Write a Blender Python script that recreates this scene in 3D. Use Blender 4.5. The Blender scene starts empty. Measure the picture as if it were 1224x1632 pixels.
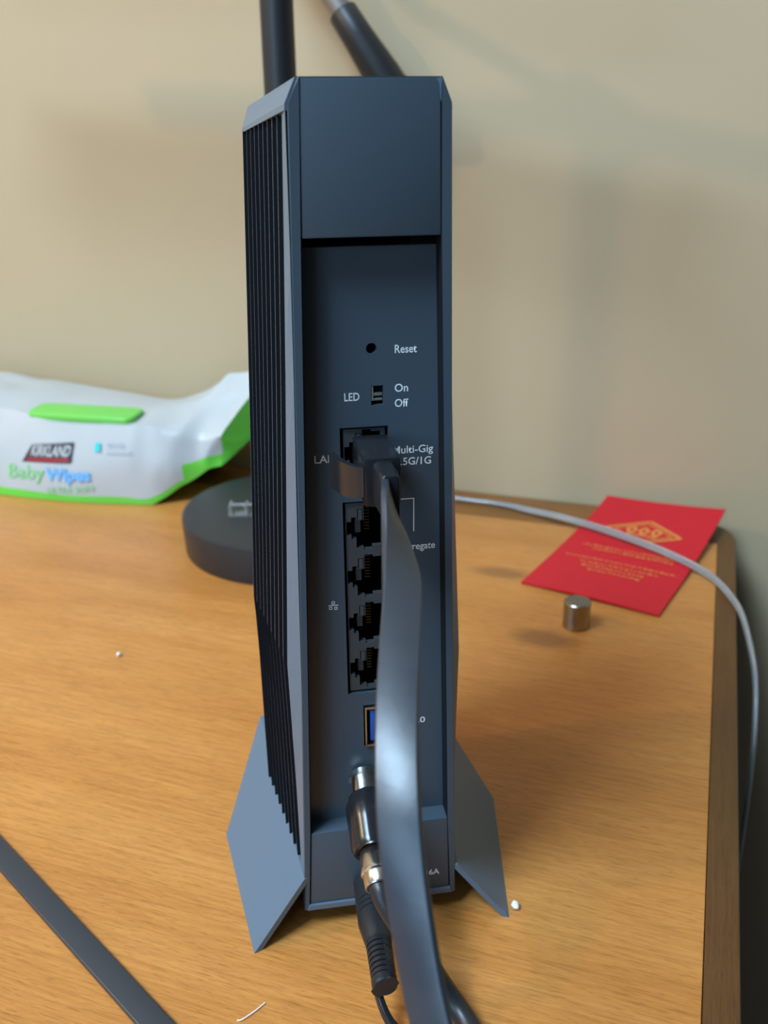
import bpy, bmesh, math, random
from mathutils import Vector, Matrix, noise

# ------------------------------------------------------------------ camera
scene = bpy.context.scene
col = scene.collection
PITCH, ROLL, HEAD = math.radians(21.93), 0.0117, math.radians(19.34)
hd = Vector((-math.sin(HEAD), math.cos(HEAD), 0)); r0 = Vector((math.cos(HEAD), math.sin(HEAD), 0))
fw = hd * math.cos(PITCH) + Vector((0, 0, -math.sin(PITCH)))
u0 = hd * math.sin(PITCH) + Vector((0, 0, math.cos(PITCH)))
rt = r0 * math.cos(ROLL) - u0 * math.sin(ROLL)
up = u0 * math.cos(ROLL) + r0 * math.sin(ROLL)
cam_d = bpy.data.cameras.new('camera'); cam = bpy.data.objects.new('camera', cam_d); col.objects.link(cam)
m = Matrix.Identity(4)
for i in range(3):
    m[i][0], m[i][1], m[i][2] = rt[i], up[i], -fw[i]
m[0][3], m[1][3], m[2][3] = 0, 0, 0.2587
cam.matrix_world = m
cam_d.sensor_fit = 'VERTICAL'; cam_d.sensor_height = 36; cam_d.lens = 1480 * 36 / 1632
cam_d.clip_start = 0.01
cam_d.dof.use_dof = True; cam_d.dof.focus_distance = 0.285; cam_d.dof.aperture_fstop = 15
scene.camera = cam

# ------------------------------------------------------------------ world, lights, exposure
world = bpy.data.worlds.new('world'); scene.world = world; world.use_nodes = True
bg = world.node_tree.nodes['Background']
bg.inputs[0].default_value = (0.50, 0.74, 1.0, 1); bg.inputs[1].default_value = 0.05


def area(name, loc, target, sx, sy, power, color):
    d = bpy.data.lights.new(name, 'AREA'); d.shape = 'RECTANGLE'; d.size = sx; d.size_y = sy
    d.energy = power; d.color = color
    o = bpy.data.objects.new(name, d); col.objects.link(o); o.location = loc
    o.rotation_euler = (Vector(target) - Vector(loc)).to_track_quat('-Z', 'Y').to_euler()
    return o


# daylight falling through the skylight, ahead of the desk and to its left
area('skylight_daylight', (-0.85, -0.92, 2.13), (-0.1, 0.3, 0.1), 0.85, 0.75, 94, (0.55, 0.78, 1.0))
# added bluish fill from behind the camera, lifts the router's rear and the wall
area('added_rear_fill', (-0.75, -2.35, 0.90), (-0.1, 0.6, 0.25), 1.3, 1.1, 26, (0.46, 0.72, 1.0))
# warm room lamp, high to the left and a little behind the photographer
bd = bpy.data.lights.new('room_lamp', 'POINT'); bd.energy = 34; bd.shadow_soft_size = 0.055; bd.color = (1.0, 0.72, 0.40)
bl = bpy.data.objects.new('room_lamp', bd); col.objects.link(bl); bl.location = (-1.60, -0.543, 1.30)

scene.view_settings.view_transform = 'Standard'; scene.view_settings.look = 'None'
scene.view_settings.gamma = 1; scene.view_settings.use_curve_mapping = False
scene.view_settings.exposure = 0.08


# ------------------------------------------------------------------ helpers
def tag(o, label=None, cat=None, group=None, kind=None):
    if label: o['label'] = label
    if cat: o['category'] = cat
    if group: o['group'] = group
    if kind: o['kind'] = kind
    return o


def empty(name, loc=(0, 0, 0), rz=0, label=None, cat=None):
    o = bpy.data.objects.new(name, None); col.objects.link(o); o.empty_display_size = 0.02
    o.location = loc; o.rotation_euler = (0, 0, rz)
    return tag(o, label, cat)


def link(name, me, mat, parent=None, smooth=False):
    o = bpy.data.objects.new(name, me); col.objects.link(o)
    if mat is not None:
        for mm in (mat if isinstance(mat, (list, tuple)) else [mat]): me.materials.append(mm)
    if smooth is True:
        for p in me.polygons: p.use_smooth = True
    elif smooth:
        for p in me.polygons: p.use_smooth = True
        me.set_sharp_from_angle(angle=math.radians(smooth))
    if parent: o.parent = parent
    return o


def pydata(name, vs, fs, mat, parent=None, smooth=False, mi=None, fix=True):
    me = bpy.data.meshes.new(name); me.from_pydata([tuple(v) for v in vs], [], fs)
    if mi:
        for p, k in zip(me.polygons, mi): p.material_index = k
    if fix:
        bm = bmesh.new(); bm.from_mesh(me); bmesh.ops.recalc_face_normals(bm, faces=bm.faces); bm.to_mesh(me); bm.free()
    me.update()
    return link(name, me, mat, parent, smooth)


def bm_obj(name, bm, mat, parent=None, smooth=False, bevel=0, seg=2):
    bmesh.ops.recalc_face_normals(bm, faces=bm.faces); bm.normal_update()
    if bevel:
        bmesh.ops.bevel(bm, geom=[e for e in bm.edges if len(e.link_faces) == 2 and e.calc_face_angle(0) > 0.5],
                        offset=bevel, segments=seg, profile=0.6, affect='EDGES', clamp_overlap=True)
    bmesh.ops.recalc_face_normals(bm, faces=bm.faces)
    me = bpy.data.meshes.new(name); bm.to_mesh(me); bm.free()
    return link(name, me, mat, parent, smooth)


def box_bm(x0, x1, y0, y1, z0, z1, bm=None):
    bm = bm or bmesh.new()
    vs = [bm.verts.new((x, y, z)) for x in (x0, x1) for y in (y0, y1) for z in (z0, z1)]
    for f in ((0, 1, 3, 2), (4, 6, 7, 5), (0, 4, 5, 1), (2, 3, 7, 6), (0, 2, 6, 4), (1, 5, 7, 3)):
        bm.faces.new([vs[i] for i in f])
    return bm


def box(name, x0, x1, y0, y1, z0, z1, mat, parent=None, bevel=0, smooth=False):
    return bm_obj(name, box_bm(x0, x1, y0, y1, z0, z1), mat, parent, smooth or (40 if bevel else False), bevel)


def prism_bm(poly, lo, hi, axis='y', bm=None):
    """poly: 2-D points; extruded along axis from lo to hi. axis y -> (x,z); z -> (x,y); x -> (y,z)"""
    bm = bm or bmesh.new()
    def P(a, b, c):
        return (a, c, b) if axis == 'y' else ((a, b, c) if axis == 'z' else (c, a, b))
    A = [bm.verts.new(P(p[0], p[1], lo)) for p in poly]; B = [bm.verts.new(P(p[0], p[1], hi)) for p in poly]
    bm.faces.new(A); bm.faces.new(B[::-1])
    n = len(poly)
    for i in range(n):
        bm.faces.new((A[i], A[(i + 1) % n], B[(i + 1) % n], B[i]))
    return bm


def mm(pts): return [tuple(c * 0.001 for c in p) for p in pts]


def frame_of(t, ref=Vector((0, 0, 1))):
    t = t.normalized()
    a = t.cross(ref)
    if a.length < 1e-4: a = t.cross(Vector((1, 0, 0)))
    a.normalize(); return a, a.cross(t).normalized()


def catmull(pts, n):
    P = [Vector(p) for p in pts]; P = [2 * P[0] - P[1]] + P + [2 * P[-1] - P[-2]]
    out = []
    for i in range(1, len(P) - 2):
        for k in range(n):
            t = k / n
            out.append(0.5 * (2 * P[i] + (P[i + 1] - P[i - 1]) * t + (2 * P[i - 1] - 5 * P[i] + 4 * P[i + 1] - P[i + 2]) * t * t
                              + (3 * P[i] - P[i - 1] - 3 * P[i + 1] + P[i + 2]) * t ** 3))
    out.append(P[-2]); return out


def tube(name, path, r, mat, parent=None, seg=14, prof=None, smooth=True):
    """sweep a circle (or the profile points prof, unit scale) of radius r (number or list) along path"""
    path = [Vector(p) for p in path]; n = len(path)
    prof = prof or [(math.cos(2 * math.pi * k / seg), math.sin(2 * math.pi * k / seg)) for k in range(seg)]
    seg = len(prof); vs = []; fs = []; a = None
    for i, p in enumerate(path):
        t = (path[min(i + 1, n - 1)] - path[max(i - 1, 0)]).normalized()
        if a is None: a, b = frame_of(t)
        else:
            a = (a - t * a.dot(t)).normalized(); b = a.cross(t).normalized()
        rr = r[i] if isinstance(r, (list, tuple)) else r
        for c, s in prof: vs.append(p + a * c * rr + b * s * rr)
    for i in range(n - 1):
        for k in range(seg):
            fs.append((i * seg + k, i * seg + (k + 1) % seg, (i + 1) * seg + (k + 1) % seg, (i + 1) * seg + k))
    fs.append(tuple(range(seg))[::-1]); fs.append(tuple((n - 1) * seg + k for k in range(seg)))
    return pydata(name, vs, fs, mat, parent, 50 if smooth else False)


def lathe(name, prof, origin, axis, mat, parent=None, seg=28, smooth=40, radial=None):
    """prof: list of (r, h) along axis from origin; radial(k, r) may change the radius"""
    axis = Vector(axis).normalized(); a, b = frame_of(axis); o = Vector(origin); vs = []; fs = []
    for r, h in prof:
        for k in range(seg):
            an = 2 * math.pi * k / seg; rr = radial(k, r) if radial else r
            vs.append(o + axis * h + (a * math.cos(an) + b * math.sin(an)) * rr)
    n = len(prof)
    for i in range(n - 1):
        for k in range(seg):
            fs.append((i * seg + k, i * seg + (k + 1) % seg, (i + 1) * seg + (k + 1) % seg, (i + 1) * seg + k))
    fs.append(tuple(range(seg))[::-1]); fs.append(tuple((n - 1) * seg + k for k in range(seg)))
    return pydata(name, vs, fs, mat, parent, smooth)


def cut(o, cutters):
    for c in cutters:
        md = o.modifiers.new('b', 'BOOLEAN'); md.operation = 'DIFFERENCE'; md.solver = 'EXACT'; md.object = c
    bpy.context.view_layer.update()
    dg = bpy.context.evaluated_depsgraph_get()
    me = bpy.data.meshes.new_from_object(o.evaluated_get(dg))
    o.modifiers.clear(); old = o.data; o.data = me; bpy.data.meshes.remove(old)
    for c in cutters:
        d = c.data; bpy.data.objects.remove(c); bpy.data.meshes.remove(d)


# ------------------------------------------------------------------ materials
def mat(name, color, rough=0.5, metal=0.0, spec=0.5, bump=0, bscale=800, trans=0, ior=1.45, coat=0, var=0):
    M = bpy.data.materials.new(name); M.use_nodes = True
    nt = M.node_tree; b = nt.nodes['Principled BSDF']
    b.inputs['Base Color'].default_value = (*color, 1); b.inputs['Roughness'].default_value = rough
    b.inputs['Metallic'].default_value = metal; b.inputs['Specular IOR Level'].default_value = spec
    b.inputs['Transmission Weight'].default_value = trans; b.inputs['IOR'].default_value = ior
    b.inputs['Coat Weight'].default_value = coat
    if bump or var:
        tc = nt.nodes.new('ShaderNodeTexCoord'); nz = nt.nodes.new('ShaderNodeTexNoise')
        nz.inputs['Scale'].default_value = bscale; nz.inputs['Detail'].default_value = 3
        nt.links.new(tc.outputs['Object'], nz.inputs['Vector'])
        if bump:
            bp = nt.nodes.new('ShaderNodeBump'); bp.inputs['Strength'].default_value = bump; bp.inputs['Distance'].default_value = 0.0004
            nt.links.new(nz.outputs['Fac'], bp.inputs['Height']); nt.links.new(bp.outputs['Normal'], b.inputs['Normal'])
        if var:
            mr = nt.nodes.new('ShaderNodeMapRange'); mr.inputs['To Min'].default_value = rough - var; mr.inputs['To Max'].default_value = rough + var
            nt.links.new(nz.outputs['Fac'], mr.inputs['Value']); nt.links.new(mr.outputs['Result'], b.inputs['Roughness'])
    return M


def wood(name, rot, knots=(), dark=1.0):
    """honey varnished pine; grain runs along object X (rot 0) or object Y (rot 90)"""
    M = bpy.data.materials.new(name); M.use_nodes = True
    nt = M.node_tree; N = nt.nodes; L = nt.links; b = N['Principled BSDF']
    tc = N.new('ShaderNodeTexCoord'); mp = N.new('ShaderNodeMapping')
    mp.inputs['Rotation'].default_value = (0, 0, math.radians(rot))
    L.new(tc.outputs['Object'], mp.inputs['Vector'])

    def noise_n(sx, sy, det, dist=0.0, rough=0.55):
        s = N.new('ShaderNodeMapping'); s.inputs['Scale'].default_value = (sx, sy, 1)
        L.new(mp.outputs['Vector'], s.inputs['Vector'])
        n = N.new('ShaderNodeTexNoise'); n.inputs['Scale'].default_value = 1; n.inputs['Detail'].default_value = det
        n.inputs['Distortion'].default_value = dist; n.inputs['Roughness'].default_value = rough
        L.new(s.outputs['Vector'], n.inputs['Vector']); return n.outputs['Fac']

    broad = noise_n(2.0, 17, 3, 0.8); fine = noise_n(34, 620, 4, 0.4, 0.7); pore = noise_n(150, 1500, 2, 0.5)
    def ramp(src, stops):
        r = N.new('ShaderNodeValToRGB'); e = r.color_ramp.elements
        e[0].position, e[0].color = stops[0][0], (*stops[0][1], 1); e[1].position, e[1].color = stops[-1][0], (*stops[-1][1], 1)
        for p, c in stops[1:-1]:
            k = e.new(p); k.color = (*c, 1)
        L.new(src, r.inputs['Fac']); return r.outputs['Color']
    d = dark
    base = ramp(broad, [(0.25, (0.50 * d, 0.190 * d, 0.040 * d)), (0.5, (0.59 * d, 0.242 * d, 0.056 * d)), (0.78, (0.65 * d, 0.288 * d, 0.078 * d))])

    def mix(kind, fac, a, c):
        x = N.new('ShaderNodeMix'); x.data_type = 'RGBA'; x.blend_type = kind
        if isinstance(fac, float): x.inputs['Factor'].default_value = fac
        else: L.new(fac, x.inputs['Factor'])
        for key, v in (('A', a), ('B', c)):
            sock = [s for s in x.inputs if s.name == key and s.type == 'RGBA'][0]
            if isinstance(v, tuple): sock.default_value = (*v, 1)
            else: L.new(v, sock)
        return [s for s in x.outputs if s.type == 'RGBA'][0]
    c = mix('MULTIPLY', 0.85, base, ramp(fine, [(0.30, (0.74, 0.68, 0.62)), (0.60, (1.05, 1.05, 1.04))]))
    c = mix('MULTIPLY', 0.45, c, ramp(pore, [(0.34, (0.55, 0.5, 0.45)), (0.46, (1, 1, 1))]))
    for kx, ky, rx, ry in knots:
        s = N.new('ShaderNodeMapping'); s.vector_type = 'POINT'
        s.inputs['Location'].default_value = (-kx / rx, -ky / ry, 0); s.inputs['Scale'].default_value = (1 / rx, 1 / ry, 0)
        L.new(tc.outputs['Object'], s.inputs['Vector'])
        ln = N.new('ShaderNodeVectorMath'); ln.operation = 'LENGTH'; L.new(s.outputs['Vector'], ln.inputs[0])
        wob = N.new('ShaderNodeMath'); wob.operation = 'ADD'; L.new(ln.outputs['Value'], wob.inputs[0])
        wm = N.new('ShaderNodeMath'); wm.operation = 'MULTIPLY_ADD'; wm.inputs[1].default_value = 0.7; wm.inputs[2].default_value = -0.35
        L.new(broad, wm.inputs[0]); L.new(wm.outputs[0], wob.inputs[1])
        mr = N.new('ShaderNodeMapRange'); mr.inputs['From Min'].default_value = 1.25; mr.inputs['From Max'].default_value = 0.55
        mr.inputs['To Min'].default_value = 0; mr.inputs['To Max'].default_value = 0.52
        L.new(wob.outputs[0], mr.inputs['Value'])
        c = mix('MIX', mr.outputs['Result'], c, (0.12, 0.04, 0.02))
    L.new(c, b.inputs['Base Color'])
    rr = N.new('ShaderNodeMapRange'); rr.inputs['To Min'].default_value = 0.30; rr.inputs['To Max'].default_value = 0.50
    L.new(fine, rr.inputs['Value']); L.new(rr.outputs['Result'], b.inputs['Roughness'])
    bp = N.new('ShaderNodeBump'); bp.inputs['Strength'].default_value = 0.25; bp.inputs['Distance'].default_value = 0.0006
    L.new(fine, bp.inputs['Height']); L.new(bp.outputs['Normal'], b.inputs['Normal'])
    return M


M_wall = mat('beige_wall_paint', (0.465, 0.360, 0.222), 0.75, bump=0.12, bscale=260)
M_floor = mat('dark_carpet', (0.03, 0.035, 0.05), 0.95, bump=0.5, bscale=300)
M_white_frame = mat('white_window_frame', (0.8, 0.8, 0.78), 0.4)
M_wood = wood('varnished_pine_top', 0, knots=((-0.1067, 0.5305, 0.020, 0.0085), (-0.0671, 0.4548, 0.017, 0.0090)))
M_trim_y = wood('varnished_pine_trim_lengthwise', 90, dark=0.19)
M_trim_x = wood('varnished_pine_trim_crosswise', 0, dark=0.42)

M_rear = mat('dark_slate_plastic', (0.058, 0.082, 0.105), 0.36, bump=0.05, bscale=2500)
M_grey = mat('grey_satin_paint', (0.125, 0.185, 0.255), 0.34, metal=0.25, bump=0.03, bscale=2500)
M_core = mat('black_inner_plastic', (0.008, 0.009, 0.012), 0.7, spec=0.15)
M_jack = mat('charcoal_jack_plastic', (0.055, 0.062, 0.066), 0.5)
M_print = mat('white_ink', (0.82, 0.84, 0.85), 0.6)
M_gold = mat('gold_contact', (0.10, 0.085, 0.05), 0.4, metal=1)
M_steel = mat('nickel_steel', (0.62, 0.60, 0.57), 0.22, metal=1)
M_rod = mat('dull_grey_metal', (0.30, 0.28, 0.26), 0.5, metal=0.6)
M_blue = mat('blue_usb_plastic', (0.02, 0.10, 0.42), 0.4)
M_gloss = mat('glossy_black_plastic', (0.014, 0.015, 0.018), 0.22, var=0.06, bscale=900)
M_black = mat('satin_black_plastic', (0.016, 0.017, 0.020), 0.38, bump=0.06, bscale=2200)
M_flat = mat('black_flat_cable_jacket', (0.016, 0.024, 0.038), 0.37, spec=0.95, bump=0.30, bscale=120, var=0.10)
M_lamp = mat('black_lamp_enamel', (0.020, 0.022, 0.026), 0.42)
M_clear = mat('clear_vinyl', (0.93, 0.95, 0.97), 0.12, trans=0.85, ior=1.35)
M_core_wire = mat('silver_wire_core', (0.36, 0.36, 0.35), 0.4, metal=0.5)
M_magnet = mat('brushed_nickel', (0.34, 0.33, 0.30), 0.24, metal=1, bump=0.05, bscale=600)
M_red = mat('red_envelope_paper', (0.52, 0.007, 0.017), 0.55, bump=0.08, bscale=900)
M_goldink = mat('gold_foil_ink', (0.62, 0.22, 0.05), 0.45)
M_film = mat('white_wipes_film', (0.46, 0.48, 0.485), 0.38, bump=0.2, bscale=60)
M_green = mat('green_wipes_film', (0.14, 0.56, 0.06), 0.35)
M_lid = mat('green_lid_plastic', (0.16, 0.56, 0.09), 0.3)
M_lime = mat('lime_ink', (0.20, 0.62, 0.20), 0.5)
M_sky = mat('light_blue_ink', (0.16, 0.46, 0.85), 0.5)
M_teal = mat('teal_ink', (0.03, 0.55, 0.58), 0.5)
M_ink = mat('dark_ink', (0.035, 0.03, 0.045), 0.5)
M_redink = mat('red_ink', (0.40, 0.02, 0.03), 0.5)
M_greyink = mat('grey_ink', (0.45, 0.50, 0.56), 0.5)
M_lint = mat('white_lint', (0.85, 0.86, 0.86), 0.9)

# ------------------------------------------------------------------ the setting
box('wall_back', -1.98, 2.2, 0.6735, 0.80, -0.76, 2.3, M_wall)['kind'] = 'structure'
box('wall_left', -1.98, -1.88, -2.6, 0.6735, -0.76, 2.3, M_wall)['kind'] = 'structure'
M_ceil = mat('white_ceiling_paint', (0.5, 0.5, 0.5), 0.8)
bm = bmesh.new()
for x0, x1, y0, y1 in ((-1.98, -1.45, -2.6, 0.80), (-0.25, 2.2, -2.6, 0.80), (-1.45, -0.25, -2.6, -1.52), (-1.45, -0.25, -0.32, 0.80)):
    box_bm(x0, x1, y0, y1, 2.30, 2.40, bm)
bm_obj('ceiling', bm, M_ceil)['kind'] = 'structure'
win = empty('window_1', (-0.85, -0.92, 2.30)); win['kind'] = 'structure'
for a in ((-0.60, -0.55, -0.60, 0.60), (0.55, 0.60, -0.60, 0.60), (-0.55, 0.55, -0.60, -0.55), (-0.55, 0.55, 0.55, 0.60)):
    box('window_frame', *a, 0.0, 0.10, M_white_frame, win, 0.004)
box('floor', -1.98, 2.2, -2.6, 0.80, -0.80, -0.76, M_floor)['kind'] = 'structure'

# ------------------------------------------------------------------ desk
desk = empty('desk', (0, 0, 0), 0, 'honey pine desk with darker rounded border set against the beige wall', 'desk')
TX, TY, BX, BY = 0.0228, 0.6205, 0.0385, 0.6715
box('desktop', -1.35, TX - 0.0002, -0.42, TY - 0.0002, -0.022, 0.0, M_wood, desk, 0.0006)
# right border: bullnose board running away from the viewer, mitred rounding at the far corner
poly = [(TX, -0.42), (BX - 0.004, -0.42), (BX - 0.004, 0.628)]
for k in range(1, 7):
    a = math.pi / 2 * k / 6
    poly.append((BX - 0.004 - 0.022 + 0.022 * math.cos(a), 0.628 + 0.0300 * math.sin(a)))
poly += [(TX - 0.012, 0.6615), (TX - 0.012, TY), (TX, TY)]
bmx = prism_bm(poly, -0.030, -0.0004, 'z')
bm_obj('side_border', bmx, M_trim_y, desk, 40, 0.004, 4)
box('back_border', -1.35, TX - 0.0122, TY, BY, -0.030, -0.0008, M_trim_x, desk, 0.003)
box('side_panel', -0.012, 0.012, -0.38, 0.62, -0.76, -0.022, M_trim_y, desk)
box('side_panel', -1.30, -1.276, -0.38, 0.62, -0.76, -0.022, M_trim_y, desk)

# ------------------------------------------------------------------ router
router = empty('wifi_router', (-0.08658, 0.23846, 0), math.radians(28.4),
               'tall dark grey tower router with finned sides, rear ports and splayed feet', 'router')


def lut(tab, z):
    if z >= tab[0][0]: return tab[0][1]
    for (a, xa), (b_, xb) in zip(tab, tab[1:]):
        if b_ <= z <= a: return xa + (xb - xa) * (a - z) / (a - b_)
    return tab[-1][1]


Y0 = [(267, 20.9), (231, 21.3), (198, 21.9), (150, 23.1), (105, 24.0), (60, 25.0), (25, 26.2), (8, 26.9)]
Y6 = [(266, 21.3), (231, 22.5), (197, 23.8), (149, 25.9), (104, 27.9), (59, 27.2), (25, 27.0), (8, 27.0)]
Y57 = [(262, 30.3), (226, 31.7), (181, 33.5), (128, 35.7), (104, 36.8), (88, 36.2), (24, 36.0), (8, 35.6)]
ZS = [266, 231, 197, 165, 135, 112, 104, 96, 80, 59, 40, 25]

# inner dark core, open at the rear so that the sockets are real cavities
vs = []; fs = []
for z in [270] + ZS[0:] + [9]:
    a = lut(Y6, z) - 3.4; b_ = lut(Y57, z) - 5.6; tz = z
    ring = [(-a, 9.7), (-b_, 57), (-17, 96), (17, 96), (b_, 57), (a, 9.7), (12.5, 9.7), (12.5, 26), (-12.5, 26), (-12.5, 9.7)]
    for x, y in ring: vs.append((x, y, tz - max(0, (y - 9.7) * 0.09) * (1 if z > 250 else 0)))
nr = len(ring); nz_ = len(ZS) + 2
for i in range(nz_ - 1):
    for k in range(nr): fs.append((i * nr + k, i * nr + (k + 1) % nr, (i + 1) * nr + (k + 1) % nr, (i + 1) * nr + k))
fs += [tuple(range(nr)), tuple((nz_ - 1) * nr + k for k in range(nr))]
pydata('inner_core', mm(vs), fs, M_core, router)

# posts of the rear frame
for s in (-1, 1):
    o = 0.6
    pl = [(17.4, 273), (18.1, 273), (20.9, 267), (lut(Y0, 150), 150), (26.9, 8), (25.0, 8), (23.5, 41), (18.6, 234.5)]
    pl = [(s * x + (o * (z / 273.0)), z) for x, z in pl]
    if s > 0: pl[0] = (18.7, 273); pl[1] = (19.0, 273)
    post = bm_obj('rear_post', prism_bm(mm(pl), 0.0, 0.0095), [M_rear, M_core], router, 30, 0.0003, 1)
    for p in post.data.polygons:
        if p.normal.x * s < -0.4: p.material_index = 1      # recess flank painted black to stand in for its shade
tp = [(-17.0, 272.7), (18.5, 272.7), (19.05, 234.6), (-17.95, 234.6)]
bm_obj('rear_top_panel', prism_bm(mm(tp), 0.0002, 0.0085), M_rear, router, 30, 0.0004, 2)
bp_ = [(-23.3, 41), (23.7, 41), (24.7, 10.9), (-24.65, 10.9)]
bm_obj('rear_bottom_panel', prism_bm(mm(bp_), 0.0003, 0.0100), M_rear, router, 30, 0.0004, 2)
lip = [(-25.3, 10.6), (25.3, 10.6), (26.0, 8.0), (-26.0, 8.0)]
bm_obj('rear_bottom_lip', prism_bm(mm(lip), -0.0003, 0.0090), M_grey, router, 30, 0.0003, 1)
cov = [(-18.0, 273, 0), (18.9, 273, 0), (28.3, 268, 57), (17, 265, 96), (-17, 265, 96), (-28.3, 268, 57)]
pydata('top_cover', mm([(x, y + (0.3 if y == 0 else 0), z) for x, z, y in cov] + [(x * 0.98, max(y, 0.6), z - 2.5) for x, z, y in cov]),
       [(0, 1, 2, 3, 4, 5), (6, 7, 8, 9, 10, 11)] + [(i, (i + 1) % 6, 6 + (i + 1) % 6, 6 + i) for i in range(6)], M_rear, router)

# recessed port panel with real openings
pp = [(-18.9, 231.6), (19.6, 231.6), (24.1, 37), (-23.8, 37)]
panel = bm_obj('port_panel', prism_bm(mm(pp), 0.0070, 0.0095), M_rear, router)
def cbox(x0, x1, z0, z1):
    return bm_obj('cutter', box_bm(x0 / 1e3, x1 / 1e3, 0.004, 0.013, z0 / 1e3, z1 / 1e3), None, router)
cyl = prism_bm([(0.0008 + 0.00155 * math.cos(k * math.pi / 12), 0.2036 + 0.00155 * math.sin(k * math.pi / 12)) for k in range(24)], 0.004, 0.013)
cutters = [bm_obj('cutter', cyl, None, router), cbox(0.5, 4.1, 187.0, 192.8), cbox(-8.9, 5.4, 164.0, 180.7),
           cbox(-8.7, 5.4, 90.1, 157.5), cbox(-3.8, 4.6, 69.4, 85.4)]
cut(panel, cutters)
# button inside the reset hole, slider inside the LED slot
lathe('reset_button', [(0.0001, 0), (0.0012, 0), (0.0012, 0.002)], (0.0008, 0.0112, 0.2036), (0, 1, 0), M_core, router, 16)
sw = box('led_switch', 0.0007, 0.0039, 0.0098, 0.0120, 0.1872, 0.1926, M_core, router)
box('slider_knob', 0.0012, 0.0039, 0.0078, 0.0098, 0.1896, 0.1905, M_rod, sw, 0.0001)
box('slider_knob', 0.0012, 0.0039, 0.0078, 0.0098, 0.1882, 0.1889, M_rod, sw, 0.0001)
box('switch_plate', 0.00065, 0.0012, 0.0076, 0.0098, 0.1882, 0.1924, M_lint, sw, 0.0001)


def jack(cz, pitch=16.5, top=True):
    """one RJ45 socket: moulded face with the stepped key-way at the left, contacts inside"""
    g = 0.85
    x0, x1 = -8.7 + g, 5.4 - g; z0, z1 = cz - pitch / 2, cz + pitch / 2
    rects = [(-7.6, -6.1, cz - 2.2, cz + 2.2), (-6.1, -4.6, cz - 3.6, cz + 3.6), (-4.6, -2.3, cz - 6.6, cz + 2.6),
             (-2.3, 0.4, cz - 7.3, cz + 7.3), (0.4, 3.2, cz - 6.2, cz + 6.6), (-4.3, -4.0, cz + 2.6, cz + 6.2), (-2.75, -2.5, cz + 2.6, cz + 6.2), (-4.3, -2.5, cz + 6.0, cz + 6.25)]
    xs = sorted({x0, x1} | {v for r in rects for v in r[:2]}); zs = sorted({z0, z1} | {v for r in rects for v in r[2:]})
    bm = bmesh.new()
    for xa, xb in zip(xs, xs[1:]):
        for za, zb in zip(zs, zs[1:]):
            mx, mz = (xa + xb) / 2, (za + zb) / 2
            if any(r[0] < mx < r[1] and r[2] < mz < r[3] for r in rects): continue
            box_bm(xa / 1e3, xb / 1e3, 0.0080, 0.0100, za / 1e3, zb / 1e3, bm)
    bmesh.ops.remove_doubles(bm, verts=bm.verts, dist=1e-6)
    seen = {}
    for f in list(bm.faces):
        key = tuple(round(c, 6) for c in f.calc_center_median()); seen.setdefault(key, []).append(f)
    dead = [f for v in seen.values() if len(v) > 1 for f in v]
    bmesh.ops.delete(bm, geom=dead, context='FACES')
    j = bm_obj('ethernet_port', bm, M_jack, router)
    bm = bmesh.new()
    for k in range(8):
        z = cz + 5.6 - k * 1.02
        box_bm(-0.0018, -0.0002, 0.0108, 0.0150, (z - 0.2) / 1e3, (z + 0.2) / 1e3, bm)
    c = bm_obj('contact_pins', bm, M_gold, j)
    box('key_tongue', -0.0047, -0.0030, 0.0104, 0.0150, (cz - 2.4) / 1e3, (cz + 2.0) / 1e3, M_jack, j)
    return j


for k in range(4): jack(157.5 - 0.85 - 8.2 - k * 16.42, 16.42)
jack(172.35, 15.0)

# USB socket
us = bm_obj('usb_port', box_bm(-0.0034, 0.0042, 0.0060, 0.0180, 0.0698, 0.0850), M_steel, router)
c = bm_obj('cutter', box_bm(-0.0029, 0.0037, 0.0040, 0.0160, 0.0705, 0.0843), None, router); cut(us, [c])
box('usb_tongue', -0.0016, 0.0006, 0.0066, 0.0160, 0.0716, 0.0834, M_blue, us, 0.0002)
box('usb_spring', 0.0012, 0.0036, 0.0064, 0.0120, 0.0703, 0.0709, M_steel, us)

# coax socket (threaded barrel) and power socket
prof = []
for k in range(15):
    prof += [(0.00455, k * 0.00062), (0.00475, k * 0.00062 + 0.00031)]
COAX_O = Vector((-0.0037, 0.0070, 0.0562)); COAX_D = Vector((-0.02, -1.0, -0.36)).normalized()
lathe('coax_socket', [(0.0058, -0.001), (0.0058, 0.0006)] + [(r, 0.0006 + h) for r, h in prof], COAX_O, COAX_D, M_steel, router, 24)
lathe('power_socket', [(0.0040, 0.0), (0.0040, 0.0006), (0.0028, 0.0006), (0.0028, -0.003)], (-0.0040, 0.0003, 0.0180), (0, -1, 0), M_core, router, 20)

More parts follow.
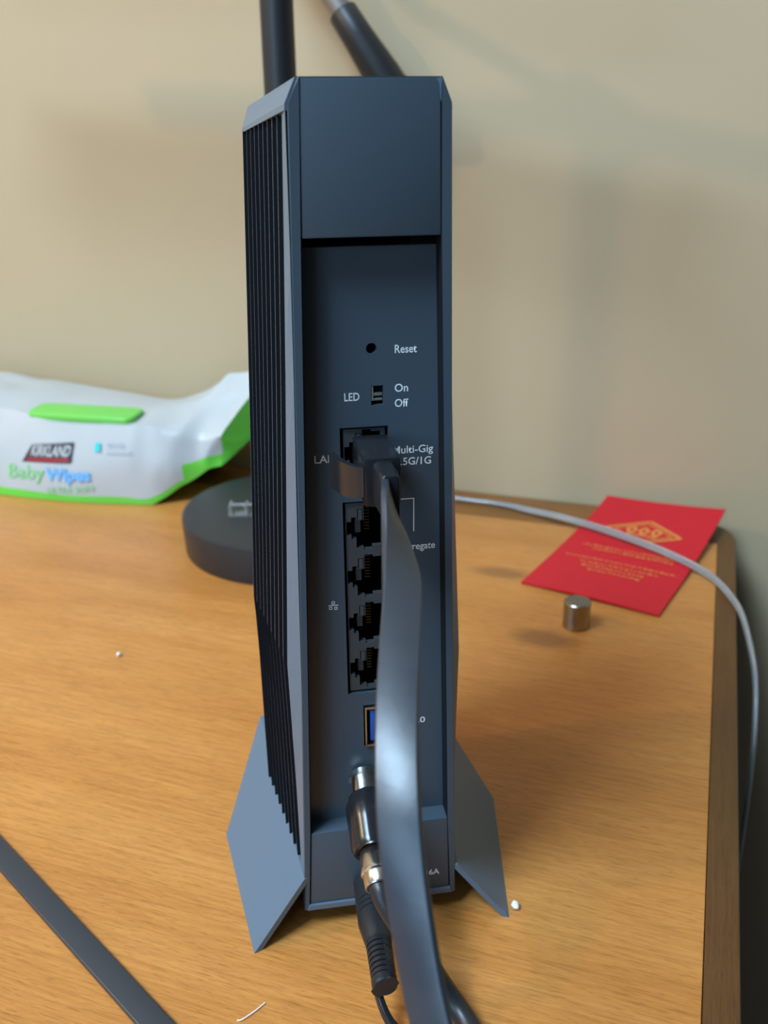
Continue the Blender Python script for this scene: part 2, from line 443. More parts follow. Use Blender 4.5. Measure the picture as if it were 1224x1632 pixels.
# finned sides
for s in (-1, 1):
    V = []; Fc = []
    zl = [265.5] + ZS[1:] + [8]
    for z in zl:
        a, b_ = lut(Y0, z), lut(Y6, z)
        V += [(s * a, 0.05, z), (s * b_, 6, z), (s * (b_ - 2.2), 9.0, z), (s * (a - 1.2), 9.0, z)]
    for i in range(len(zl) - 1):
        for k in range(4): Fc.append((i * 4 + k, i * 4 + (k + 1) % 4, (i + 1) * 4 + (k + 1) % 4, (i + 1) * 4 + k))
    Fc += [(0, 1, 2, 3), tuple(4 * (len(zl) - 1) + k for k in range(4))]
    sp = pydata('side_panel', mm(V), Fc, M_grey, router)
    # sloping shoulder above the fins
    sh = [(18.15, 0.0, 272.9), (28.3, 57, 268), (30.4, 57, 262), (21.0, 0.0, 266.9), (16.5, 0.3, 272.3), (26.5, 57, 267.2), (27.0, 57, 261.0), (19.0, 0.3, 264.9)]
    low = [(30.4, 57, 260.8), (21.05, 0.0, 265.4)]
    o = [(s * (x + (0.5 if s > 0 and y < 1 else 0)), y, z) for x, y, z in sh + low]
    pydata('shoulder', mm(o), [(0, 1, 2, 3), (3, 2, 8, 9), (9, 8, 6, 7), (7, 6, 5, 4), (4, 5, 1, 0), (0, 3, 9, 7, 4), (1, 5, 6, 8, 2)], M_grey, sp)
    for k in range(1, 10):
        y = 6 + 5.667 * k; t = (y - 6) / 51.0; wdt = 1.6 if k < 9 else 1.8
        topz = 265.3 - 4.0 * t; V = []; Fc = []
        zl = [topz] + ZS[1:-1] + [23.5]
        for z in zl:
            x = lut(Y6, z) * (1 - t) + lut(Y57, z) * t
            for dx, dy in ((0, -wdt / 2), (0, wdt / 2), (-6.0, wdt / 2), (-6.0, -wdt / 2)): V.append((s * (x + dx), y + dy, z))
        for i in range(len(zl) - 1):
            for q in range(4): Fc.append((i * 4 + q, i * 4 + (q + 1) % 4, (i + 1) * 4 + (q + 1) % 4, (i + 1) * 4 + q))
        Fc += [(0, 1, 2, 3), tuple(4 * (len(zl) - 1) + q for q in range(4))]
        pydata('cooling_fin', mm(V), Fc, [M_core, M_grey], sp, mi=[1 if (n_ % 4 == 0 and n_ < 4 * (len(zl) - 1)) else 0 for n_ in range(len(Fc))])  # slot shade painted in: fin flanks black, only the crests grey

# splayed feet: flat wing plates resting on the desk along their outer edges
def foot(top, side):
    inn = [(x - side * 2.6, y + (1.0 if i < 2 else -0.5), z) for i, (x, y, z) in enumerate(top)]
    n = len(top)
    return pydata('foot', mm(top + inn), [tuple(range(n)), tuple(range(2 * n - 1, n - 1, -1))] +
                  [(i, (i + 1) % n, n + (i + 1) % n, n + i) for i in range(n)], M_grey, router)
foot([(-26.5, -0.4, 22.6), (-45.3, -7.9, 0.0), (-54.4, 53.3, 0.0), (-37.5, 93.4, 27.6)], -1)
foot([(27.6, -0.2, 20.2), (45.2, -7.5, 0.0), (57.0, 56.0, 0.0), (38.0, 93.0, 27.0)], 1)
box('base_plate', -0.024, 0.024, 0.010, 0.080, 0.0, 0.0085, M_core, router, 0.001)


# printed lettering
def text_mesh(body, width, cap, bold=0.0):
    cu = bpy.data.curves.new('t', 'FONT'); cu.body = body; cu.size = 1; cu.offset = bold; cu.resolution_u = 3
    o = bpy.data.objects.new('t', cu); col.objects.link(o); bpy.context.view_layer.update()
    dg = bpy.context.evaluated_depsgraph_get(); me = bpy.data.meshes.new_from_object(o.evaluated_get(dg))
    bpy.data.objects.remove(o); bpy.data.curves.remove(cu)
    xs = [v.co.x for v in me.vertices]
    x0, x1 = min(xs), max(xs); sx = width / (x1 - x0); sz = cap / 0.70
    for v in me.vertices: v.co = ((v.co.x - x0) * sx, v.co.y * sz, 0)
    return me


def print_on(body, x, z, w, cap, y=7.0, parent=panel, bold=0.012, mt=M_print, name='lettering'):
    me = text_mesh(body, w, cap, bold)
    for v in me.vertices: v.co = ((x + v.co.x) / 1e3, (y - 0.06) / 1e3, (z + v.co.y) / 1e3)
    return link(name, me, mt, parent)


print_on('Reset', 7.5, 202.0, 6.4, 2.35)
print_on('On', 7.4, 190.7, 3.95, 2.35)
print_on('Off', 7.4, 186.2, 4.0, 2.35)
print_on('LED', -7.3, 188.7, 4.4, 2.35)
print_on('LAN', -16.6, 170.4, 6.3, 2.35)
print_on('Multi-Gig', 6.7, 171.9, 12.2, 2.3)
print_on('2.5G/1G', 7.4, 168.2, 10.9, 2.3)
print_on('Aggregate', 8.0, 140.4, 11.8, 2.3)
print_on('3.0', 12.6, 76.5, 4.4, 2.2)
print_on('16A', 16.2, 16.9, 4.9, 2.3, y=0.3, parent=None).parent = router
def line_on(name, rects, parent=panel):
    bm = bmesh.new()
    for x0, x1, z0, z1 in rects: box_bm(x0 / 1e3, x1 / 1e3, 0.00693, 0.00705, z0 / 1e3, z1 / 1e3, bm)
    return bm_obj(name, bm, M_print, parent)
line_on('printed_bracket', [(7.0, 13.2, 157.2, 157.5), (12.9, 13.2, 146.5, 157.2)])
def sq(cx, cz, h, t): return [(cx - h, cx + h, cz + h - t, cz + h), (cx - h, cx + h, cz - h, cz - h + t), (cx - h, cx - h + t, cz - h, cz + h), (cx + h - t, cx + h, cz - h, cz + h)]
line_on('printed_network_symbol', sq(-12.55, 124.2, 0.52, 0.22) + sq(-13.4, 122.35, 0.5, 0.22) + sq(-11.75, 122.2, 0.5, 0.22) + [(-14.1, -11.0, 123.15, 123.4)])

# ------------------------------------------------------------------ ethernet plug with its flat cable
RM = Matrix.Translation((-0.08658, 0.23846, 0)) @ Matrix.Rotation(math.radians(28.4), 4, 'Z')
eth = empty('ethernet_cable', RM @ Vector((0, -0.020, 0.170)), 0,
            'black flat network cable plugged into the router and drooping towards the viewer', 'cable')
EI = Matrix.Translation(-eth.location)
def in_router(o, parent, inv):
    o.parent = None; o.data.transform(inv @ RM); o.parent = parent; return o
hood = in_router(box('plug_hood', -0.0056, 0.0047, -0.0185, 0.0035, 0.1655, 0.1795, M_gloss, None, 0.0011, 40), eth, EI)
nose = in_router(box('plug_nose', -0.0050, 0.0040, 0.0030, 0.0140, 0.1660, 0.1775, M_core, None, 0.0004), eth, EI)
hb = bmesh.new()
prism_bm([(-0.0032, 0.1668), (0.0030, 0.1668), (0.0030, 0.1778), (0.0020, 0.1788), (-0.0022, 0.1788), (-0.0032, 0.1778)], -0.0275, -0.0170, 'y', hb)
for v in hb.verts:
    if v.co.y < -0.02: v.co.z -= 0.0012; v.co.x = v.co.x * 0.80 + 0.0004
in_router(bm_obj('strain_relief', hb, M_gloss, None, 40, 0.0008, 3), eth, EI)
# latch lever: curved plate standing off the left of the hood
prof2 = catmull([(-5.2, -17.6, 0), (-6.6, -16.6, 0), (-8.6, -13.8, 0), (-10.3, -10.0, 0), (-11.6, -6.0, 0), (-12.7, -3.4, 0)], 5)
V = []; Fc = []
for i, p in enumerate(prof2):
    t = (prof2[min(i + 1, len(prof2) - 1)] - prof2[max(i - 1, 0)]).normalized(); n = Vector((t.y, -t.x, 0)) * 0.75
    u = i / (len(prof2) - 1); zt = 177.0 - 0.4 * math.sin(u * math.pi); zb = 168.6 - 2.0 * min(1, u * 1.6)
    for q, z in ((p + n, zt), (p - n, zt), (p - n, zb), (p + n, zb)): V.append((q.x, q.y, z))
for i in range(len(prof2) - 1):
    for q in range(4): Fc.append((i * 4 + q, i * 4 + (q + 1) % 4, (i + 1) * 4 + (q + 1) % 4, (i + 1) * 4 + q))
Fc += [(0, 1, 2, 3), tuple(4 * (len(prof2) - 1) + q for q in range(4))]
lat = in_router(pydata('latch_lever', mm(V), Fc, M_gloss, None, 40), eth, EI)

RIB = [((-0.0763, 0.2195, 0.1726), (0.0, 0.25, -0.97)), ((-0.0740, 0.2142, 0.1722), (0.02, 0.40, -0.91)), ((-0.0716, 0.2090, 0.1702), (0.16, 0.60, -0.78)),
       ((-0.067, 0.2005, 0.1653), (0.55, 0.588, -0.594)), ((-0.0616, 0.1879, 0.1607), (0.897, 0.395, -0.199)),
       ((-0.0571, 0.1726, 0.1546), (0.962, 0.274, 0.01)), ((-0.0535, 0.1598, 0.1485), (0.967, 0.235, 0.094)),
       ((-0.0503, 0.1496, 0.142), (0.967, 0.195, 0.167)), ((-0.0474, 0.1418, 0.1346), (0.962, 0.146, 0.23)),
       ((-0.0448, 0.1366, 0.1271), (0.952, 0.069, 0.298)), ((-0.042, 0.1323, 0.1193), (0.935, -0.011, 0.356)),
       ((-0.039, 0.1281, 0.1117), (0.898, -0.053, 0.438)), ((-0.0349, 0.1226, 0.1036), (0.826, -0.012, 0.564)),
       ((-0.0281, 0.1135, 0.0954), (0.775, 0.012, 0.631)), ((-0.013, 0.088, 0.083), (0.78, 0.1, 0.6)), ((0.004, 0.055, 0.055), (0.85, 0.3, 0.4)),
       ((0.012, 0.02, 0.022), (0.95, 0.25, 0.1)), ((0.012, -0.02, 0.004), (1, 0, 0)), ((0.008, -0.08, 0.0016), (1, 0, 0)), ((0.0, -0.2, 0.0016), (1, 0, 0))]


def ribbon(name, pts, wid, mt, parent, inv, w=0.0046, t=0.00105, n=6):
    P = catmull(pts, n); W = catmull(wid, n)
    sec = []
    rr = t * 0.5
    for cx_, cy_, a0 in ((w - rr, t - rr, 0), (-w + rr, t - rr, 90), (-w + rr, -t + rr, 180), (w - rr, -t + rr, 270)):
        for k in range(4):
            a = math.radians(a0 + 30 * k); sec.append((cx_ + rr * math.cos(a), cy_ + rr * math.sin(a)))
    ns = len(sec); vs = []; fs = []
    for i, p in enumerate(P):
        T = (P[min(i + 1, len(P) - 1)] - P[max(i - 1, 0)]).normalized()
        a = (W[i] - T * W[i].dot(T)).normalized(); b = a.cross(T).normalized()
        for x, y in sec: vs.append(inv @ (p + a * x + b * y))
    for i in range(len(P) - 1):
        for k in range(ns): fs.append((i * ns + k, i * ns + (k + 1) % ns, (i + 1) * ns + (k + 1) % ns, (i + 1) * ns + k))
    fs += [tuple(range(ns)), tuple((len(P) - 1) * ns + k for k in range(ns))]
    return pydata(name, vs, fs, mt, parent, 50)


ribbon('flat_cord', [p for p, _ in RIB], [w for _, w in RIB], M_flat, eth, EI)

fl = ribbon('flat_cable', [(-0.420, 0.3060, 0.00125), (-0.330, 0.2640, 0.00125), (-0.2386, 0.2212, 0.00125), (-0.1408, 0.1752, 0.00125), (-0.080, 0.1460, 0.00125), (-0.030, 0.100, 0.00125), (-0.02, 0.0, 0.00125), (-0.03, -0.2, 0.00125)],
            [(0.42, 0.907, 0), (0.42, 0.907, 0), (0.42, 0.907, 0), (0.42, 0.907, 0), (0.5, 0.86, 0), (0.8, 0.55, 0), (1, 0.1, 0), (1, 0, 0)],
            M_flat, None, Matrix.Identity(4), 0.0043, 0.00115)
tag(fl, 'black flat cable lying across the lower left of the desk', 'cable')

# ------------------------------------------------------------------ coaxial cable
coax = empty('coaxial_cable', RM @ Vector((-0.004, -0.02, 0.05)), 0, 'round black coaxial cable screwed on below the blue usb socket', 'cable')
CI = Matrix.Translation(-coax.location)
def cx_at(h): return COAX_O + COAX_D * h
grip = lambda k, r: r * (1.0 if (k // 5) % 2 else 0.94)
in_router(lathe('coupling_nut', [(0.0058, 0.0085), (0.0075, 0.0088), (0.0079, 0.0102), (0.0079, 0.0175), (0.0077, 0.0180), (0.0077, 0.0250), (0.0070, 0.0268), (0.0058, 0.0268), (0.0054, 0.0255)],
                COAX_O, COAX_D, M_gloss, None, 40, 35, grip), coax, CI)
in_router(lathe('nut_ring', [(0.0052, 0.0072), (0.0066, 0.0074), (0.0066, 0.0086), (0.0052, 0.0088)], COAX_O, COAX_D, M_core, None, 32), coax, CI)
in_router(lathe('compression_collar', [(0.0048, 0.0250), (0.0053, 0.0256), (0.0053, 0.0325), (0.0056, 0.0331), (0.0056, 0.0343), (0.0051, 0.0348), (0.0050, 0.0385), (0.0046, 0.0390), (0.0041, 0.0390), (0.0041, 0.0375)],
                COAX_O, COAX_D, M_steel, None, 28), coax, CI)
e0 = RM @ cx_at(0.034); e1 = RM @ cx_at(0.0405)
path = catmull([CI @ e0, CI @ e1] + [CI @ Vector(p) for p in ((-0.0690, 0.2065, 0.034), (-0.0620, 0.2085, 0.021), (-0.0545, 0.2085, 0.0095), (-0.0460, 0.2036, 0.0042), (-0.0338, 0.1889, 0.0037), (-0.010, 0.150, 0.0037), (0.003, 0.10, 0.0037), (-0.004, 0.04, 0.0037), (-0.01, -0.10, 0.0037), (-0.01, -0.25, 0.0037))], 6)
tube('cord', path, 0.0035, M_black, coax, 16)

# ------------------------------------------------------------------ power plug and its twin cord
pw = empty('power_cable', RM @ Vector((-0.0047, -0.02, 0.018)), 0, 'black barrel power plug with ribbed strain relief and thin twin cord', 'cable')
PI_ = Matrix.Translation(-pw.location)
PO = Vector((-0.0040, -0.0004, 0.0180)); PD = Vector((-0.038, -1, 0.0)).normalized()
prof = [(0.0050, 0.0), (0.0057, 0.0006), (0.0058, 0.010)]
for k in range(3):
    h = 0.0108 + k * 0.0022
    prof += [(0.0058, h), (0.0053, h + 0.0002), (0.0053, h + 0.0006), (0.0058, h + 0.0008)]
prof += [(0.0058, 0.0190), (0.0046, 0.0260), (0.0043, 0.0270), (0.0043, 0.0276)]
in_router(lathe('plug_barrel', prof, PO, PD, M_black, None, 28, 35), pw, PI_)
prof = [(0.0030, 0.0270)]
h = 0.0274
for k in range(7):
    prof += [(0.0031, h), (0.0042 - 0.00004 * k, h + 0.0001), (0.0042 - 0.00004 * k, h + 0.00145), (0.0031, h + 0.00155)]; h += 0.0020
prof += [(0.0041, h), (0.0040, h + 0.0020), (0.0034, h + 0.0026), (0.0015, h + 0.0026)]
slot = lambda k, r: (r if r > 0.0035 or (k % 16) in (0, 1, 2, 3, 4, 5, 6, 7, 8, 9) else r * 1.31)
in_router(lathe('strain_relief', prof, PO, PD, M_black, None, 32, 35, slot), pw, PI_)
end = RM @ (PO + PD * (h + 0.001))
for dz, dn in ((0.0011, 1), (-0.0011, -1)):
    pts = [end + Vector((0, 0, dz)), Vector((-0.0752, 0.2010, 0.0165 + dz)), Vector((-0.0712, 0.1960, 0.0105 + dz * 0.7)), Vector((-0.0655, 0.1935, 0.0050 + dz)), Vector((-0.0560, 0.1930, 0.0026 + dz)),
           Vector((-0.0440, 0.1900, 0.0023 + dz)), Vector((-0.0330, 0.1740, 0.0023 + dz)), Vector((-0.022, 0.12, 0.0023 + dz)), Vector((-0.03, 0.0, 0.0023 + dz)), Vector((-0.03, -0.2, 0.0023 + dz))]
    pts = [p + Vector((0.0, 0, 0)) for p in pts]
    tube('twin_cord', catmull([PI_ @ p for p in pts], 6), 0.00120, M_gloss, pw, 10)

# ------------------------------------------------------------------ desk lamp behind the router
LX, LY = -0.2560, 0.538
lamp = empty('desk_lamp', (LX, LY, 0), 0, 'black desk lamp with thick round base and upright pole behind the router', 'lamp')
lathe('lamp_base', [(0.0725, 0.0), (0.0730, 0.0008), (0.0742, 0.0225), (0.0738, 0.0245), (0.0728, 0.0250), (0.0715, 0.0250)], (0, 0, 0), (0, 0, 1), M_lamp, lamp, 96)
PX, PY = 0.0067, 0.0
tube('lamp_pole', [(PX, PY, 0.025), (PX, PY, 0.150), (PX, PY, 0.380)], 0.0095, M_lamp, lamp, 32)
lathe('pole_collar', [(0.013, 0.0), (0.013, 0.008), (0.0100, 0.011)], (PX, PY, 0.025), (0, 0, 1), M_lamp, lamp, 32)
tube('lamp_boom', [(PX - 0.30, 0.0, 0.397), (PX - 0.12, 0.0, 0.387), (PX - 0.01, 0, 0.384), (PX + 0.11, 0.0, 0.355), (PX + 0.19, 0.0, 0.347)], 0.0095, M_lamp, lamp, 20)
tube('lamp_joint', [(PX, -0.014, 0.383), (PX, 0.014, 0.383)], 0.0150, M_lamp, lamp, 28)
# slanting arm: bare rod entering a tapered black sleeve, lamp head hanging out of sight behind the router
def onl(x, y, z): return Vector((x - LX, y - LY, z))
A1 = onl(-0.2530, 0.648, 0.3370); A2 = onl(-0.2245, 0.648, 0.2970); A0 = A1 + (A1 - A2) * 1.9
d_ = (A2 - A1).normalized()
tube('arm_rod', [A0, A1 + d_ * 0.004], 0.0074, M_rod, lamp, 18)
tube('arm_sleeve', [A1, A1 + d_ * 0.0012, A1 + d_ * 0.02, A2, A2 + d_ * 0.022], [0.0090, 0.0100, 0.0106, 0.0124, 0.0130], M_lamp, lamp, 24)
tube('arm_bracket', [onl(-0.2493, 0.538, 0.383), onl(-0.2900, 0.600, 0.395), A0], 0.006, M_lamp, lamp, 14)
lathe('sleeve_cap', [(0.0130, 0.0), (0.0134, 0.002), (0.0134, 0.006), (0.009, 0.009)], A2 + d_ * 0.021, d_, M_lamp, lamp, 28)

clip = empty('plastic_clip', (-0.2790, 0.5160, 0.0250), 0.35, 'clear plastic cable clip sitting on the round lamp base', 'clip')
for n, a in (('clip_wall', (-0.011, -0.0095, -0.005, 0.005, 0, 0.008)), ('clip_wall', (-0.0005, 0.001, -0.005, 0.005, 0, 0.008)), ('clip_floor', (-0.0095, 0.010, -0.005, 0.005, 0, 0.0012)), ('clip_bar', (-0.0095, 0.010, -0.001, 0.0005, 0.0065, 0.0080))):
    box(n, *a, M_clear, clip, 0.0003)

# ------------------------------------------------------------------ clear lamp cord
cc = empty('clear_cord', (-0.08, 0.62, 0), 0, 'clear plastic twin cord running along the wall and off the right desk edge', 'cord')
KI = Matrix.Translation(-cc.location)
base_pts = [(-0.250, 0.628, 0.0026), (-0.205, 0.645, 0.0026), (-0.1688, 0.6430, 0.0028), (-0.1319, 0.6405, 0.0032), (-0.108, 0.6310, 0.0045), (-0.0813, 0.6180, 0.0070), (-0.055, 0.603, 0.0085), (-0.0267, 0.5870, 0.0085),
            (-0.005, 0.575, 0.0070), (0.0144, 0.5610, 0.0050), (0.0260, 0.5450, 0.0038), (0.0365, 0.520, 0.0010), (0.0425, 0.490, -0.0060), (0.0455, 0.470, -0.014), (0.0470, 0.452, -0.030), (0.0475, 0.440, -0.055), (0.048, 0.436, -0.10), (0.049, 0.435, -0.30), (0.05, 0.435, -0.75)]
for off in (-1, 1):
    pts = []
    for i, p in enumerate(base_pts):
        a = 0.5 if i < 6 else 1.2 + 0.05 * i
        pts.append(KI @ (Vector(p) + Vector((0, math.cos(a) * 0.00125 * off, math.sin(a) * 0.00125 * off if i > 3 else 0.0))))
    tube('cord_sheath', catmull(pts, 5), 0.00135, M_clear, cc, 10)
    tube('wire_core', catmull(pts, 5), 0.0009, M_core_wire, cc, 8)

# ------------------------------------------------------------------ red envelope
env = empty('red_envelope', (-0.034, 0.590, 0), 0, 'red paper envelope with gold print lying at the far right corner', 'envelope')
def env_pt(u, v, lift=0.0):
    """u across (0 left .. 1 right), v from the near edge (0) to the far edge (1)"""
    A, Bq, Cq, D = Vector((-0.0922, 0.5185, 0)), Vector((-0.0080, 0.4995, 0)), Vector((0.0262, 0.6520, 0)), Vector((-0.0567, 0.6670, 0))
    p = (A * (1 - u) + Bq * u) * (1 - v) + (D * (1 - u) + Cq * u) * v
    z = 0.0016 + 0.0075 * v ** 3 + 0.0045 * (u * v) ** 2 + 0.0012 * math.sin(u * 3.0) * (1 - v)
    return Vector((p.x + 0.034, p.y - 0.590, z + lift))
NU, NV = 12, 20; V = []; Fc = []
for lay in (0.0, -0.0011):
    for j in range(NV + 1):
        for i in range(NU + 1): V.append(env_pt(i / NU, j / NV, lay))
off = (NU + 1) * (NV + 1)
for j in range(NV):
    for i in range(NU):
        a = j * (NU + 1) + i; q = (a, a + 1, a + NU + 2, a + NU + 1)
        Fc.append(q); Fc.append(tuple(off + k for k in q[::-1]))
bd_ = [i for i in range(NU)] + [NU + j * (NU + 1) for j in range(NV)] + [NV * (NU + 1) + NU - i for i in range(NU)] + [(NV - j) * (NU + 1) for j in range(NV)]
for k in range(len(bd_)):
    a, b_ = bd_[k], bd_[(k + 1) % len(bd_)]; Fc.append((a, b_, off + b_, off + a))
pydata('envelope_paper', V, Fc, M_red, env, 40)
def strip(bmx, pts, w):
    """thin printed stroke through (u,v) points, half width w in u units"""
    for (u0_, v0_), (u1_, v1_) in zip(pts, pts[1:]):
        du, dv = (u1_ - u0_), (v1_ - v0_) * 2.0; l = math.hypot(du, dv) or 1; nu, nv = -dv / l * w, du / l * w / 2.0
        n = max(1, int(l / 0.12))
        for k in range(n):
            a, b_ = k / n, (k + 1) / n
            q = [(u0_ + (u1_ - u0_) * t + s_ * nu, v0_ + (v1_ - v0_) * t + s_ * nv) for t, s_ in ((a, -1), (b_, -1), (b_, 1), (a, 1))]
            bmx.faces.new([bmx.verts.new(env_pt(*c_, 0.00025)) for c_ in q])
bmx = bmesh.new()
strip(bmx, [(0.20, 0.685), (0.50, 0.80), (0.80, 0.685), (0.50, 0.57), (0.20, 0.685)], 0.016)
strip(bmx, [(0.27, 0.685), (0.50, 0.772), (0.73, 0.685), (0.50, 0.598), (0.27, 0.685)], 0.007)
for cx_ in (0.40, 0.50, 0.60):
    strip(bmx, [(cx_ - 0.035, 0.70), (cx_, 0.735), (cx_ + 0.035, 0.70), (cx_, 0.665), (cx_ - 0.035, 0.70)], 0.014)
strip(bmx, [(0.38, 0.655), (0.62, 0.655)], 0.014)
bm_obj('gold_emblem', bmx, M_goldink, env)
random.seed(4); bmx = bmesh.new()
for v, ua, ub in ((0.475, 0.14, 0.90), (0.445, 0.24, 0.84), (0.345, 0.10, 0.92), (0.305, 0.24, 0.82), (0.270, 0.27, 0.74), (0.238, 0.34, 0.70)):
    u = ua
    while u < ub:
        w = random.uniform(0.012, 0.035); strip(bmx, [(u, v + random.uniform(-0.004, 0.004)), (u + w, v + random.uniform(-0.004, 0.004))], random.uniform(0.006, 0.012)); u += w + random.uniform(0.008, 0.016)
bm_obj('gold_print_rows', bmx, M_goldink, env)

# ------------------------------------------------------------------ metal cylinder
mg = lathe('magnet', [(0.0070, 0), (0.0076, 0.0005), (0.0076, 0.0155), (0.0071, 0.0160)], (0, 0, 0), (0, 0, 1), M_magnet, None, 48, 30)
mg.location = (-0.0519, 0.4753, 0); tag(mg, 'small steel magnet cylinder standing in front of the red envelope', 'magnet')

# ------------------------------------------------------------------ pack of wipes
wp = empty('wipes_pack', (-0.45, 0.60, 0), 0, 'crumpled white and green soft pack of baby wipes by the wall', 'wipes pack')
SEC = [((-0.700, 0.552, 0.0), (-0.700, 0.575, 0.050), (-0.700, 0.652, 0.050), (-0.700, 0.662, 0.0)),
       ((-0.600, 0.549, 0.0), (-0.600, 0.574, 0.067), (-0.600, 0.655, 0.068), (-0.600, 0.664, 0.0)),
       ((-0.5150, 0.5496, 0.0), (-0.5150, 0.570, 0.0660), (-0.525, 0.656, 0.0655), (-0.515, 0.664, 0.0)),
       ((-0.4577, 0.5520, 0.0), (-0.4660, 0.565, 0.0590), (-0.475, 0.655, 0.0620), (-0.458, 0.664, 0.0)),
       ((-0.4078, 0.5610, 0.0), (-0.4130, 0.571, 0.0590), (-0.425, 0.655, 0.0585), (-0.408, 0.664, 0.0)),
       ((-0.3870, 0.5670, 0.0), (-0.3880, 0.578, 0.0600), (-0.398, 0.655, 0.0620), (-0.386, 0.662, 0.004)),
       ((-0.3660, 0.5770, 0.014), (-0.3680, 0.585, 0.0560), (-0.374, 0.653, 0.0730), (-0.363, 0.656, 0.020)),
       ((-0.3480, 0.5850, 0.0255), (-0.3500, 0.588, 0.0490), (-0.355, 0.648, 0.0870), (-0.343, 0.650, 0.040)),
       ((-0.3380, 0.5890, 0.0290), (-0.3360, 0.5910, 0.0500), (-0.320, 0.645, 0.0920), (-0.310, 0.646, 0.056))]
NS = 9; cur = [catmull([s_[k] for s_ in SEC], NS) for k in range(4)]
NF, NT, NB, ND = 10, 10, 5, 8
def sec_pt(i, e, t, wob=True):
    a, b_ = cur[e][i], cur[(e + 1) % 4][i]
    p = a.lerp(b_, t); bul = math.sin(math.pi * t)
    fade = max(0.0, min(1.0, (len(cur[0]) - 1 - i) / 20.0))
    if e == 0: p += Vector((0, -0.0045, 0)) * bul * fade
    if e == 1: p += Vector((0, 0, 0.0035)) * bul * fade
    if e == 2: p += Vector((0, 0.0035, 0)) * bul * fade
    return p
def crumple(p, i):
    x = p.x
    amt = 0.0010 + 0.0050 * max(0, min(1, (x + 0.405) / 0.05)) + 0.0035 * max(0, min(1, (-0.505 - x) / 0.04))
    k_ = p * 30
    d = Vector((0.0, noise.noise(k_ + Vector((13, 5, 2))), 0.7 * noise.noise(k_ + Vector((23, 9, 4)))))
    r_ = 1 - abs(noise.noise(p * 38 + Vector((7, 3, 1)))) * 2.6          # sharp folds
    d += Vector((0, -0.55, 0.4)) * r_ * 0.5
    q = p + d * amt
    q.z = max(q.z, 0.0004); q.y = min(q.y, 0.6725)
    return q
V = []; Fc = []; MI = []
ring = [(0, k / NF) for k in range(NF)] + [(1, k / NT) for k in range(NT)] + [(2, k / NB) for k in range(NB)] + [(3, k / ND) for k in range(ND)]
nr = len(ring); off3 = Vector((0.45, -0.60, 0))
for i in range(len(cur[0])):
    for e, t in ring: V.append(crumple(sec_pt(i, e, t), i) + off3)
for i in range(len(cur[0]) - 1):
    tail = i > len(cur[0]) - 19
    for k in range(nr):
        Fc.append((i * nr + k, i * nr + (k + 1) % nr, (i + 1) * nr + (k + 1) % nr, (i + 1) * nr + k))
        e, t = ring[k]; MI.append(1 if e == 3 or (e == 2 and t > 0.5) or (e == 0 and t < (0.32 if tail else 0.06)) else 0)
Fc += [tuple(range(nr)), tuple((len(cur[0]) - 1) * nr + k for k in range(nr))]; MI += [0, 1]
pydata('film', V, Fc, [M_film, M_green], wp, 50, MI)
lid_poly = []
for cx_, cy_, a0 in ((0.038, 0.006, 0), (-0.038, 0.006, 90), (-0.038, -0.006, 180), (0.038, -0.006, 270)):
    for k in range(5):
        a = math.radians(a0 + 22.5 * k); lid_poly.append((cx_ + 0.007 * math.cos(a), cy_ + 0.007 * math.sin(a)))
lid = bm_obj('lid', prism_bm(lid_poly, 0.0, 0.0055, 'z'), M_lid, wp, 40, 0.0018, 3)
lid.location = Vector((-0.4490, 0.5830, 0.0600)) + off3; lid.rotation_euler = (math.radians(4), 0, math.radians(6))


def front_y(x, z):
    best = None
    for i in range(len(cur[0])):
        d = abs(cur[0][i].x - x)
        if best is None or d < best[0]: best = (d, i)
    i = best[1]; i2 = min(max(i + (1 if cur[0][i].x < x else -1), 0), len(cur[0]) - 1)
    def yy(i):
        a, b_ = cur[0][i], cur[1][i]; t = max(0, min(1, z / b_.z)); return crumple(sec_pt(i, 0, t), i).y
    xa, xb = cur[0][i].x, cur[0][i2].x
    f = 0 if abs(xb - xa) < 1e-9 else max(0, min(1, (x - xa) / (xb - xa)))
    return yy(i) * (1 - f) + yy(i2) * f


def pack_print(name, me, x, z, mt, skew=0.0, rise=0.0, lift=0.0008):
    bm = bmesh.new(); bm.from_mesh(me); bmesh.ops.triangulate(bm, faces=bm.faces)
    for v in bm.verts:
        X = x + v.co.x + skew * v.co.y; Z = z + v.co.y + rise * v.co.x
        v.co = Vector((X, front_y(X, Z) - lift, Z)) + off3
    bm.to_mesh(me); bm.free()
    return link(name, me, mt, wp)
def poly_mesh(pts, n=10):
    """grid-filled quad given by 4 corner points"""
    me = bpy.data.meshes.new('p'); V = []; Fq = []
    for j in range(n + 1):
        for i in range(n + 1):
            u, v = i / n, j / n
            V.append(((pts[0][0] * (1 - u) + pts[1][0] * u) * (1 - v) + (pts[3][0] * (1 - u) + pts[2][0] * u) * v,
                      (pts[0][1] * (1 - u) + pts[1][1] * u) * (1 - v) + (pts[3][1] * (1 - u) + pts[2][1] * u) * v, 0))
    for j in range(n):
        for i in range(n): a = j * (n + 1) + i; Fq.append((a, a + 1, a + n + 2, a + n + 1))
    me.from_pydata(V, [], Fq); return me
pack_print('logo_panel', poly_mesh([(0, 0), (0.0440, 0.0025), (0.0452, 0.0175), (0.0085, 0.0135)]), -0.4915, 0.0290, M_ink, lift=0.0006)
pack_print('logo_stripe', poly_mesh([(0.0045, 0.0014), (0.0425, 0.0036), (0.0425, 0.0056), (0.0055, 0.0034)]), -0.4915, 0.0290, M_redink, lift=0.0010)
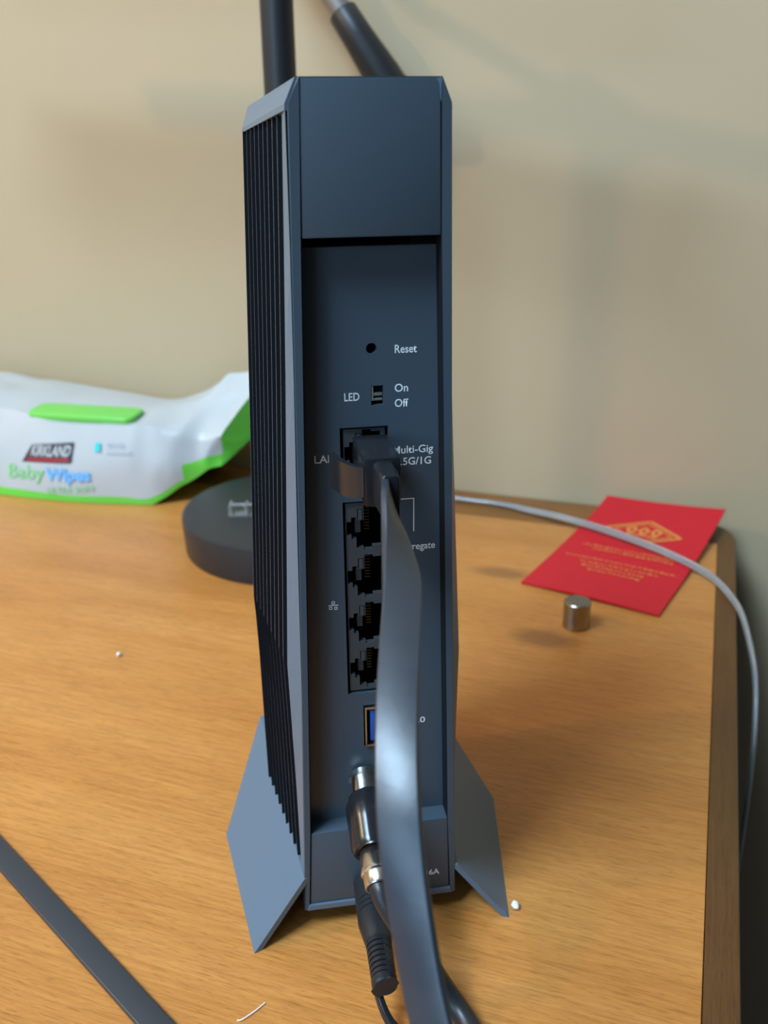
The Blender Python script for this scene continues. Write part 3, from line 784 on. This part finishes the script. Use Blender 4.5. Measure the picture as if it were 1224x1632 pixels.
pack_print('logo_lettering', text_mesh('KIRKLAND', 0.0345, 0.0078, 0.03), -0.4830, 0.0345, M_film, 0.18, 0.055, lift=0.0011)
pack_print('lettering', text_mesh('Baby', 0.0335, 0.0110, 0.0), -0.5045, 0.0155, M_lime, 0.05, 0.05)
pack_print('lettering', text_mesh('Wipes', 0.0385, 0.0095, 0.035), -0.4700, 0.0170, M_sky, 0.05, 0.05)
pack_print('lettering', text_mesh('ULTRA SOFT', 0.0400, 0.0050, 0.0), -0.4690, 0.0062, M_lime, 0.05, 0.09)
pack_print('printed_drop', poly_mesh([(0, 0), (0.005, 0), (0.0045, 0.0065), (0.0005, 0.0065)], 3), -0.4285, 0.0410, M_teal)
pack_print('printed_badge', text_mesh('TENCEL', 0.0150, 0.0036, 0.0), -0.4195, 0.0445, M_greyink, 0, 0.02)
pack_print('printed_badge', text_mesh('blended', 0.0190, 0.0030, 0.0), -0.4190, 0.0395, M_greyink, 0, 0.02)

# ------------------------------------------------------------------ specks on the desk
def lint(name, loc, r, seed, label, sx=1.0, sz=0.7):
    bm = bmesh.new(); bmesh.ops.create_icosphere(bm, subdivisions=2, radius=r)
    for v in bm.verts:
        v.co *= 1 + 0.45 * noise.noise(v.co * (1.2 / r) + Vector((seed, seed, 0))); v.co.x *= sx; v.co.z *= sz
    z0 = min(v.co.z for v in bm.verts)
    for v in bm.verts: v.co.z -= z0
    o = bm_obj(name, bm, M_lint, None, True); o.location = loc; return tag(o, label, 'crumb')
lint('crumb', (-0.2811, 0.3653, 0.0), 0.0014, 2, 'tiny white crumb alone on the desk left of the router', 0.8, 0.9)
lint('lint_tuft', (-0.0422, 0.2583, 0.0), 0.0015, 5, 'pale lint tuft beside the right foot of the router', 1.0, 0.9)
th = tube('thread', catmull([(-0.1105, 0.1932, 0.0004), (-0.1122, 0.1893, 0.0005), (-0.1146, 0.1853, 0.0005), (-0.1160, 0.1846, 0.0004)], 4), 0.00022, M_lint, None, 6)
tag(th, 'short white thread near the lower edge of the desk', 'thread')
